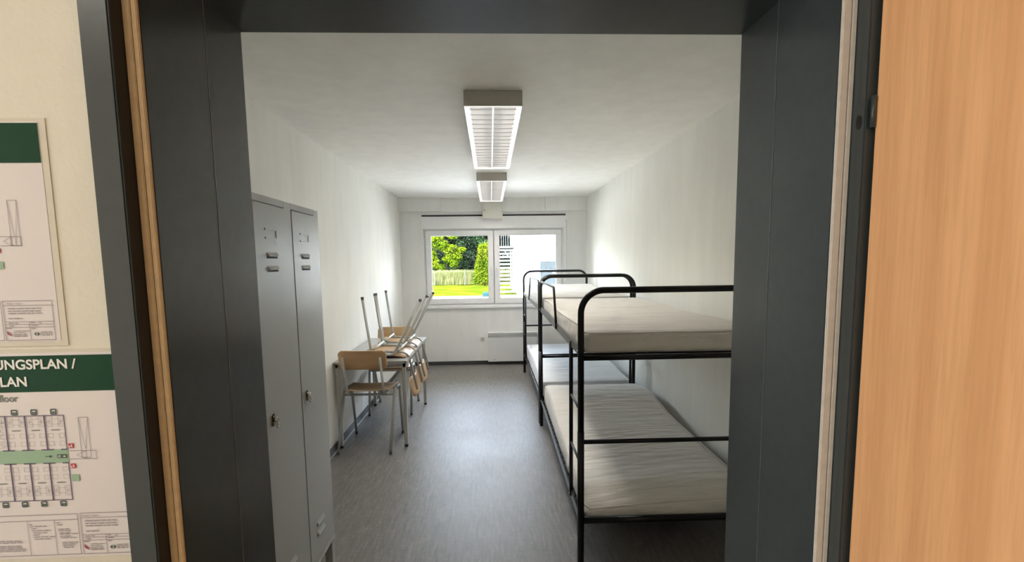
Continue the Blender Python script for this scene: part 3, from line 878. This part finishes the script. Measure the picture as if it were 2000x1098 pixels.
# lower sheet
lo = sheet_root('laminated escape plan sheet with white heading, below the other sheet', 0, 0)
sl = Sheet(lo, PY - .0008)
MB().box(-.85, -.4121, PY - .0011, YW - .0001, 1.228, 1.4795).build('laminate', M['lam'], lo)
b = MB(); sl.rect(b, -.85, -.4124, 1.2405, 1.4765, 0); b.build('paper', M['paper'], lo)
b = MB(); sl.rect(b, -.85, -.4124, 1.4333, 1.4735, 1); b.build('header_band', M['sign_green'], lo)
b = MB()
sl.text(b, 'RETTUNGSPLAN /', -.4548, 1.4590, .0148, .00038, 2, 0, 1.02)
sl.text(b, 'ESCAPE PLAN', -.5075, 1.4400, .0148, .00038, 2, 0, 1.02)
b.build('header_text', M['print_glint_white'], lo, 'white capital lettering of the heading')
b = MB(); sl.text(b, 'Ground floor', -.5200, 1.4230, .0105, .0003, 1, 0, .95); b.build('floor_name', M['print_grey'], lo)
# floor plan
PXE = -.4735                                    # right end of the plan
zt0, zt1, zb0, zb1 = 1.3675, 1.4065, 1.3090, 1.3520
b = MB(); sl.rect(b, -.62, PXE + .0005, zb1, zt0, 1); b.build('corridor_band', M['print_pale_green'], lo)
b = MB()
sl.line(b, -.62, zt1, PXE, zt1, .0008, 2); sl.line(b, -.62, zb0, PXE, zb0, .0008, 2)
sl.line(b, PXE, zt0, PXE, zt1, .0009, 2); sl.line(b, PXE, zb0, PXE, zb1, .0009, 2)
step = .0208
for k in range(1, 5):
    sl.line(b, PXE - step * k, zt0, PXE - step * k, zt1, .0014, 2); sl.line(b, PXE - step * k, zb0, PXE - step * k, zb1, .0014, 2)
for k in range(6):
    for z in (zt0, zb1):
        sl.rect(b, PXE - step * k - .0065, PXE - step * k + (.0065 if k else 0), z - .0006, z + .0006, 2)
b.build('plan_walls', M['print_violet'], lo)
b = MB()
for k in range(4):
    xc = PXE - step * (k + .5)
    for z0, s in ((zt0, 1), (zb1, -1)):
        sl.rect(b, xc - .0045, xc + .0045, z0 + s * .0225 - .0005, z0 + s * .0225 + .0005, 2, 1)
        for dx in (-.006, .006):
            for dz in (.007, .016, .029, .035):
                sl.frame(b, xc + dx - .0028, xc + dx + .0028, z0 + s * dz - .0024, z0 + s * dz + .0024, .0004, 1)
        sl.frame(b, xc - .006, xc + .006, z0 + s * .032 - .003, z0 + s * .032 + .003, .0004, 1)
for r in range(5): sl.frame(b, -.62, PXE - step * 3 - .004, zt0 + .003 + r * .007, zt0 + .007 + r * .007, .0004, 1)
b.build('room_furniture_lines', [M['print_faint'], M['print_grey']], lo)
b = MB()
for k in range(3): sl.frame(b, PXE - step * (k + .5) - .0028, PXE - step * (k + .5) + .0028, zt1 + .0016, zt1 + .0068, .0013, 2); 
for k in range(4): sl.frame(b, PXE - step * (k + .5) - .0028, PXE - step * (k + .5) + .0028, zb0 - .0068, zb0 - .0016, .0013, 2)
for k in range(3): sl.rect(b, PXE - step * (k + .5) - .002, PXE - step * (k + .5) + .002, zt1 + .0025, zt1 + .0042, 1)
for k in range(4): sl.rect(b, PXE - step * (k + .5) - .002, PXE - step * (k + .5) + .002, zb0 - .0060, zb0 - .0042, 1)
zc = (zb1 + zt0) / 2
sl.rect(b, PXE - .0115, PXE - .001, zc - .0022, zc + .0022, 2)
sl.line(b, PXE - .024, zc, PXE - .0185, zc, .0009, 2)
y = sl.lay(2); b.add([(PXE - .0195, y, zc - .0016), (PXE - .0165, y, zc), (PXE - .0195, y, zc + .0016)], [(0, 1, 2)])
b.build('plan_symbols', M['print_icon'], lo)
b = MB(); y = sl.lay(3)
b.add([(PXE - .0035, y, zc - .0012), (PXE - .0018, y, zc), (PXE - .0035, y, zc + .0012)], [(0, 1, 2)]); sl.rect(b, PXE - .0050, PXE - .0032, zc - .0004, zc + .0004, 3)
sl.line(b, PXE - .0105, zc - .0012, PXE - .0075, zc + .0014, .0006, 3); sl.line(b, PXE - .0098, zc + .0013, PXE - .0075, zc - .0013, .0006, 3)
b.build('exit_sign_figure', M['print_glint_white'], lo)
b = MB()
for z in (zt0 + .0012, zb1 - .0066): sl.rect(b, PXE + .0018, PXE + .0073, z, z + .0054, 2)
b.build('fire_symbols', M['print_red'], lo, 'small red fire equipment symbols')
b = MB()
for z in (zt0 + .0012, zb1 - .0066):
    sl.rect(b, PXE + .0025, PXE + .0040, z + .0010, z + .0028, 3); sl.rect(b, PXE + .0048, PXE + .0062, z + .0012, z + .0044, 3)
b.build('fire_symbol_detail', M['paper'], lo)
b = MB(); sl.rect(b, PXE + .0018, PXE + .0100, zb1 - .0215, zb1 - .0140, 2); b.build('meeting_point', M['print_pale_green'], lo)
b = MB(); stair_symbol(sl, b, -.4585, -.4485, 1.3575, 1.4035, 1.3575 + .009); plan_bottom(sl, b, -.4535, -.4430, 1.3560, 1.3655, PXE + .001)
b.build('stair_symbol', M['print_line'], lo)
# rows of small print at the foot
b = MB()
sl.line(b, -.85, 1.2900, -.4705, 1.2920, .0006, 2); sl.line(b, -.85, 1.2835, -.4705, 1.2855, .0006, 2)
sl.line(b, -.4705, 1.2440, -.4705, 1.2920, .0006, 2); sl.line(b, -.85, 1.2440, -.4705, 1.2440, .0006, 2)
for x in (-.4965, -.5255): sl.line(b, x, 1.2440, x, 1.2850, .0005, 2)
for i, (x0, e, z) in enumerate(((-.524, -.521, 1.281), (-.523, -.505, 1.2785), (-.522, -.517, 1.276), (-.522, -.501, 1.2735), (-.521, -.504, 1.271), (-.521, -.514, 1.2685), (-.521, -.497, 1.266), (-.520, -.500, 1.2635),
                                (-.495, -.489, 1.282), (-.494, -.488, 1.2795), (-.493, -.481, 1.2745), (-.493, -.479, 1.2725), (-.492, -.481, 1.270), (-.492, -.472, 1.2685), (-.492, -.478, 1.266), (-.491, -.474, 1.264),
                                (-.490, -.473, 1.2585), (-.490, -.473, 1.2565), (-.490, -.477, 1.2545), (-.489, -.478, 1.2525),
                                (-.56, -.5335, 1.262), (-.56, -.5330, 1.260), (-.56, -.535, 1.256), (-.56, -.5345, 1.254), (-.56, -.530, 1.252), (-.56, -.531, 1.250))):
    sl.wordline(b, x0, e, z, .0009, 2, 0, i)
b.build('legend_text', M['print_line'], lo)
legend_box(sl, -.4675, -.4155, 1.2440, 1.2925, 'title_block', -.4140)

KS = PY / .53
for root in (up, lo):
    for o in root.children_recursive:
        for v in o.data.vertices:
            v.co.x *= KS; v.co.z = 1.569 + (v.co.z - 1.569) * KS
# ----------------------------------------------------------------- outside
GZ = -0.19
gr = MB()
N = 40
struct('ground', MB().box(-45, 45, YB + .2, 21.2, GZ - .3, GZ - .01, 1).box(-45, 45, 21.2, 24.6, GZ - .3, GZ - .01, 0), [M['concrete'], M['bounce_ground']], 'pale concrete apron outside the window')  # near strip is unseen, made pale to bounce light onto the ceiling
lw = MB(); nx, ny = 60, 40; vs = []
for j in range(ny + 1):
    for i in range(nx + 1):
        x, y = -45 + 90 * i / nx, 24.6 + 50 * j / ny
        vs.append((x, y, GZ - .035 + .03 * noise.noise((x * .4, y * .4, 0))))
lw.add(vs, [(j * (nx + 1) + i, j * (nx + 1) + i + 1, (j + 1) * (nx + 1) + i + 1, (j + 1) * (nx + 1) + i) for j in range(ny) for i in range(nx)], 0, True)
lawn = lw.build('lawn', M['grass']); tag(lawn, 'sunlit lawn between the concrete and the fence', 'lawn', kind='stuff')

def foliage(mb, c, rad, n, size, rnd, droop=0.0):
    c, rad = Vector(c), Vector(rad)
    for _ in range(n):
        d = Vector((rnd.gauss(0, 1), rnd.gauss(0, 1), rnd.gauss(0, 1))).normalized() * (rnd.random() ** .4)
        p = Vector((c.x + d.x * rad.x, c.y + d.y * rad.y, c.z + d.z * rad.z))
        a = Vector((rnd.gauss(0, 1), rnd.gauss(0, 1), rnd.gauss(0, .8) - droop)).normalized()
        b = a.cross(Vector((rnd.gauss(0, 1), rnd.gauss(0, 1), rnd.gauss(0, 1)))).normalized()
        s = size * rnd.uniform(.6, 1.3)
        mb.add([p - a * s, p + b * s * .45, p + a * s, p - b * s * .45], [(0, 1, 2, 3)])
def tree(x, y, h, blobs, mat, label, group=None, leaf=.22, n=420, seed=1, trunk=.16, kind='tree'):
    rnd = random.Random(seed)
    t = thing('tree' if kind == 'tree' else kind, label, 'tree' if kind == 'tree' else 'shrub', (x, y, GZ), 0, group)
    tr = MB()
    top = h * .8
    tr.tube([(0, 0, -.02), (.05, 0, top * .35), (-.05, .05, top * .7), (0, 0, top)], trunk, 8)
    for k in range(5):
        a = rnd.uniform(0, 2 * PI); z = top * rnd.uniform(.4, .85)
        tr.tube([(0, 0, z), (math.cos(a) * .9, math.sin(a) * .9, z + .5), (math.cos(a) * 1.7, math.sin(a) * 1.7, z + .8)], trunk * .4, 6)
    tr.build('trunk', M['bark'], t)
    fb = MB()
    for (bx, by, bz, rx, ry, rz) in blobs: foliage(fb, (bx, by, bz), (rx, ry, rz), int(n * 1.7), leaf * .68, rnd, .4)
    fb.build('foliage', mat, t)
    return t
rnd = random.Random(3)
def crown(h, w, k, rnd):
    out = []
    for i in range(k):
        z = h * rnd.uniform(.12, .98); q = w * (1.0 - .55 * abs(z / h - .5))
        a = rnd.uniform(0, 2 * PI)
        out.append((math.cos(a) * q * rnd.uniform(.2, .9), math.sin(a) * q * rnd.uniform(.2, .9), z, rnd.uniform(.7, 1.3), rnd.uniform(.7, 1.2), rnd.uniform(.55, .95)))
    for k in range(7):
        out.append((-2.1 + .7 * k, rnd.uniform(-.4, .4), rnd.uniform(.5, 1.9), .9, .6, .8))
    return out
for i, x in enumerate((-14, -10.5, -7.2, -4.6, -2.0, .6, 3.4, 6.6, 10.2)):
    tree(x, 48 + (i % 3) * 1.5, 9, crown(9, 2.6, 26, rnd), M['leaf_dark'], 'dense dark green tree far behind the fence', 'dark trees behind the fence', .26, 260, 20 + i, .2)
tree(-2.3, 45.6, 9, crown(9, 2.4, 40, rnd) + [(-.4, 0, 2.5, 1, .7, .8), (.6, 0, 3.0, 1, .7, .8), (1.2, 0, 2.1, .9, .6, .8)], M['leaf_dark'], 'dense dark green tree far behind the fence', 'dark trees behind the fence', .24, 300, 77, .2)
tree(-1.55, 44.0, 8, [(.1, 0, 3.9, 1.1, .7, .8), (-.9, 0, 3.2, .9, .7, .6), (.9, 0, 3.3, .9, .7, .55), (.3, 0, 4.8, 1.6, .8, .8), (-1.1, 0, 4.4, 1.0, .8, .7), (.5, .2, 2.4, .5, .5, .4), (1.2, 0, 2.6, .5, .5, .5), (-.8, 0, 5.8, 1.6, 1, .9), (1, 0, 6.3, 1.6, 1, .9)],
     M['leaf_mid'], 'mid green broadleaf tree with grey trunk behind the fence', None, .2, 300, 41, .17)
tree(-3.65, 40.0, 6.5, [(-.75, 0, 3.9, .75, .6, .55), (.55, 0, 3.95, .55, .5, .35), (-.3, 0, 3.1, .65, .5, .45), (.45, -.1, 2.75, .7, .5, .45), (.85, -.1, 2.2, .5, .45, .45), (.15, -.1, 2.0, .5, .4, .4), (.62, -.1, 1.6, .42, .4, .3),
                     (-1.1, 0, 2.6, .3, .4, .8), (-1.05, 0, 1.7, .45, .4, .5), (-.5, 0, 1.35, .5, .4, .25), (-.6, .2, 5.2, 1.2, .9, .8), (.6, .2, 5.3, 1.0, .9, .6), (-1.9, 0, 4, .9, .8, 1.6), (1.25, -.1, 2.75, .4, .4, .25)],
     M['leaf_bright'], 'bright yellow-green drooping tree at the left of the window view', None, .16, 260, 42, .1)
# lime conifer shrub in front of the fence
cf = []
for k in range(16):
    z = .25 + 2.6 * k / 15; q = .95 * (1 - .55 * k / 15)
    cf += [(-q * .45, 0, z, q * .55, .35, .20), (q * .35, -.1, z + .06, q * .55, .35, .20)]
tree(-.42, 34.6, 3.0, cf, M['leaf_conifer'], 'lime green conifer shrub beside the fence at mid window', None, .13, 90, 43, .05, 'conifer_shrub')
# meadow beyond the fence
md = MB(); rnd = random.Random(5)
for _ in range(14000):
    x, y = rnd.uniform(-11, 9), rnd.uniform(36.4, 39.5); hh = rnd.uniform(.35, 1.15)
    dx = rnd.uniform(-.12, .12); w = rnd.uniform(.012, .035)
    md.add([(x - w, y, GZ), (x + w, y, GZ), (x + dx + w * .5, y, GZ + hh), (x + dx - w * .5, y, GZ + hh)], [(0, 1, 2, 3)])
mo = md.build('tall_meadow_grass', M['leaf_hedge']); tag(mo, 'tall pale meadow grass growing behind the fence', 'grass', kind='stuff')

fc = thing('wire_fence', 'pale wire mesh fence with posts at the edge of the lawn', 'fence', (0, 36, GZ))
for k in range(-4, 5):
    x = -1.93 + 2.28 * k
    MB().box(x - .035, x + .035, -.035, .035, 0, 1.06).build('post', M['fence'], fc)
x0, x1 = -1.93 - 2.28 * 4, -1.93 + 2.28 * 4
MB().box(x0, x1, -.02, .02, 1.015, 1.05).build('top_rail', M['fence'], fc)
wm = MB()
for k in range(100):
    x = x0 + (x1 - x0) * k / 99; wm.box(x - .002, x + .002, -.004, .004, .03, 1.02)
for k in range(5): wm.box(x0, x1, -.002, .002, .08 + k * .2, .084 + k * .2)
wm.build('mesh_panel', M['fence'], fc)

# steel outdoor stair going up and away, beside the white block
st = thing('outdoor_stair', 'grey steel outdoor stair climbing along the white building', 'staircase', (0, 21.9, GZ))
SXa, SXb, NT = .15, 1.30, 14
rise, run = (2.36 - GZ) / NT, .285
for k in range(NT):
    z = rise * (k + 1); yy = run * k
    tr = MB().box(SXa + .03, SXb - .03, yy, yy + .29, z - .035, z, 0).box(SXa + .03, SXb - .03, yy - .004, yy + .012, z - .085, z + .002, 1)
    tr.build('tread', [M['stair_steel'], M['tread_nose']], st)
for x in (SXa, SXb):
    mb = MB(); a, b_ = Vector((x, -.15, 0)), Vector((x, run * NT, rise * NT)); d = (b_ - a).normalized(); n = Vector((0, -d.z, d.y))
    mb.obox((a + b_) / 2, Vector((.02, 0, 0)), d * (b_ - a).length / 2, n * .11)
    mb.build('stringer', M['stair_steel'], st)
    hr = MB().tube([(x, 0, 1.0 + rise), (x, run * NT, 1.0 + rise * NT), (x, run * NT + 1.6, 1.0 + rise * NT)], .025, 8)
    hr.build('handrail', M['stair_steel'], st)
    for k in range(0, NT + 1, 3):
        MB().tube([(x, run * k, rise * k), (x, run * k, rise * k + 1.02 + (rise if k == 0 else 0))], .02, 8).build('baluster', M['stair_steel'], st)
MB().box(SXa - .02, SXb + .02, run * NT, run * NT + 1.6, rise * NT - .12, rise * NT).build('landing', M['stair_steel'], st)
for k in range(10):
    x = SXa + (SXb - SXa) * k / 9
    MB().box(x - .012, x + .012, run * NT + 1.57, run * NT + 1.60, rise * NT, rise * NT + 1.02).build('baluster', M['stair_steel'], st)
MB().tube([(SXa, run * NT + 1.585, rise * NT + 1.02), (SXb, run * NT + 1.585, rise * NT + 1.02)], .025, 8).build('handrail', M['stair_steel'], st)
for x in (SXa + .05, SXb - .05):
    MB().box(x - .04, x + .04, run * NT + 1.4, run * NT + 1.48, 0, rise * NT - .12).build('support_post', M['stair_steel'], st)

bd = thing('white_building', 'white container building filling the right of the window view', 'building', (0, 0, GZ))
wv = MB().box(1.40, 13, 21.0, 33, 0, 6.0)
for k in range(24): 
    x = 1.6 + k * .48; wv.box(x, x + .05, 20.985, 21.0, .1, 5.9)
wv.build('wall', M['facade'], bd)
wn = MB().box(2.20, 3.55, 20.96, 20.985, .35 - GZ, 1.53 - GZ).build('window', M['far_glass'], bd)
wr_ = MB()
for a in (2.17, 2.98, 3.55): wr_.box(a, a + .04, 20.94, 20.96, .33 - GZ, 1.55 - GZ)
wr_.box(2.17, 3.59, 20.94, 20.96, 1.53 - GZ, 1.57 - GZ).box(2.17, 3.59, 20.94, 20.96, .31 - GZ, .35 - GZ).box(2.75, 3.59, 20.945, 20.96, 1.0 - GZ, 1.04 - GZ)
wr_.build('window_frame', M['facade'], wn)
br = MB()
for z in (1.98, 2.2, 2.42): br.tube([(1.42, 20.985, z - GZ - .12), (1.42, 20.6, z - GZ - .12), (1.62, 20.985, z - GZ)], .018, 6)
br.build('wall_bracket', M['stair_steel'], bd)

bx = thing('storage_box', 'small pale blue box with peaked lid on the concrete', 'box', (-.26, 23.9, GZ - .01))
MB().box(-.15, .15, -.12, .12, 0, .15, 0, .01).build('body', M['blue_plastic'], bx)
MB().add([(-.17, -.13, .15), (.17, -.13, .15), (.17, .13, .15), (-.17, .13, .15), (-.05, 0, .25), (.05, 0, .25)], [(0, 1, 5, 4), (1, 2, 5), (2, 3, 4, 5), (3, 0, 4), (3, 2, 1, 0)]).build('lid', M['blue_plastic'], bx)

# ----------------------------------------------------------------- light
w = bpy.data.worlds.new('sky'); S.world = w; w.use_nodes = True
n, l = w.node_tree.nodes, w.node_tree.links
bg = n['Background']; sky = n.new('ShaderNodeTexSky')
sky.sky_type = 'NISHITA'; sky.sun_disc = False; sky.sun_elevation = math.radians(48); sky.sun_rotation = math.radians(200)
sky.air_density = 1.0; sky.dust_density = 2.5; sky.ozone_density = 1.0
hs = n.new('ShaderNodeHueSaturation'); hs.inputs['Saturation'].default_value = 0.5
l.new(sky.outputs[0], hs.inputs['Color']); l.new(hs.outputs[0], bg.inputs['Color']); bg.inputs['Strength'].default_value = 5.3
def lamp(kind, name, loc, rot, energy, col, **kw):
    d = bpy.data.lights.new(name, kind); d.energy = energy; d.color = col
    for k, v in kw.items(): setattr(d, k, v)
    o = bpy.data.objects.new(name, d); COL.objects.link(o); o.location = loc; o.rotation_euler = rot
    return o
lamp('SUN', 'sunlight', (0, 0, 20), Euler((math.radians(42), 0, math.radians(-25))), 5.0, (1.0, .96, .88), angle=.01)
lamp('AREA', 'corridor_lamp', (-.95, -.42, 2.44), (0, 0, 0), 6.0, (1.0, .92, .80), shape='RECTANGLE', size=1.2, size_y=.25)
lamp('AREA', 'door_fill_light', (-3.1, -.3, 1.35), (0, math.radians(-90), 0), 27, (1.0, .97, .93), shape='RECTANGLE', size=1.9, size_y=1.0)  # added unseen fill lamp that brightens the open door leaf
pt = lamp('AREA', 'window_portal', ((WX0 + WX1) / 2, YB + .12, (WZ0 + WZ1) / 2), (math.radians(-90), 0, 0), 1, (1, 1, 1), shape='RECTANGLE', size=WX1 - WX0, size_y=WZ1 - WZ0)
pt.data.cycles.is_portal = True

# ----------------------------------------------------------------- camera
f, ppx, ppy, yaw, pitch, roll, hc = 924.39, 995.49, 601.72, .0398, -.0990, -.0139, 1.569
fw = Vector((math.sin(yaw) * math.cos(pitch), math.cos(yaw) * math.cos(pitch), math.sin(pitch)))
r_ = Vector((math.cos(yaw), -math.sin(yaw), 0)); u_ = r_.cross(fw)
R_ = r_ * math.cos(roll) + u_ * math.sin(roll); U_ = -r_ * math.sin(roll) + u_ * math.cos(roll)
cd = bpy.data.cameras.new('camera'); cam = bpy.data.objects.new('camera', cd); COL.objects.link(cam)
cam.matrix_world = Matrix(((R_.x, U_.x, -fw.x, 0), (R_.y, U_.y, -fw.y, 0), (R_.z, U_.z, -fw.z, hc), (0, 0, 0, 1)))
cd.sensor_fit = 'HORIZONTAL'; cd.sensor_width = 36; cd.lens = f / 2000 * 36
cd.shift_x = (1000 - ppx) / 2000; cd.shift_y = (ppy - 549) / 2000
cd.clip_start = .02; cd.clip_end = 300
S.camera = cam

S.view_settings.view_transform = 'Standard'
S.view_settings.look = 'None'
S.view_settings.exposure = 0.43
S.cycles.use_denoising = True
S.cycles.max_bounces = 14
S.cycles.diffuse_bounces = 8
S.cycles.sample_clamp_indirect = 8
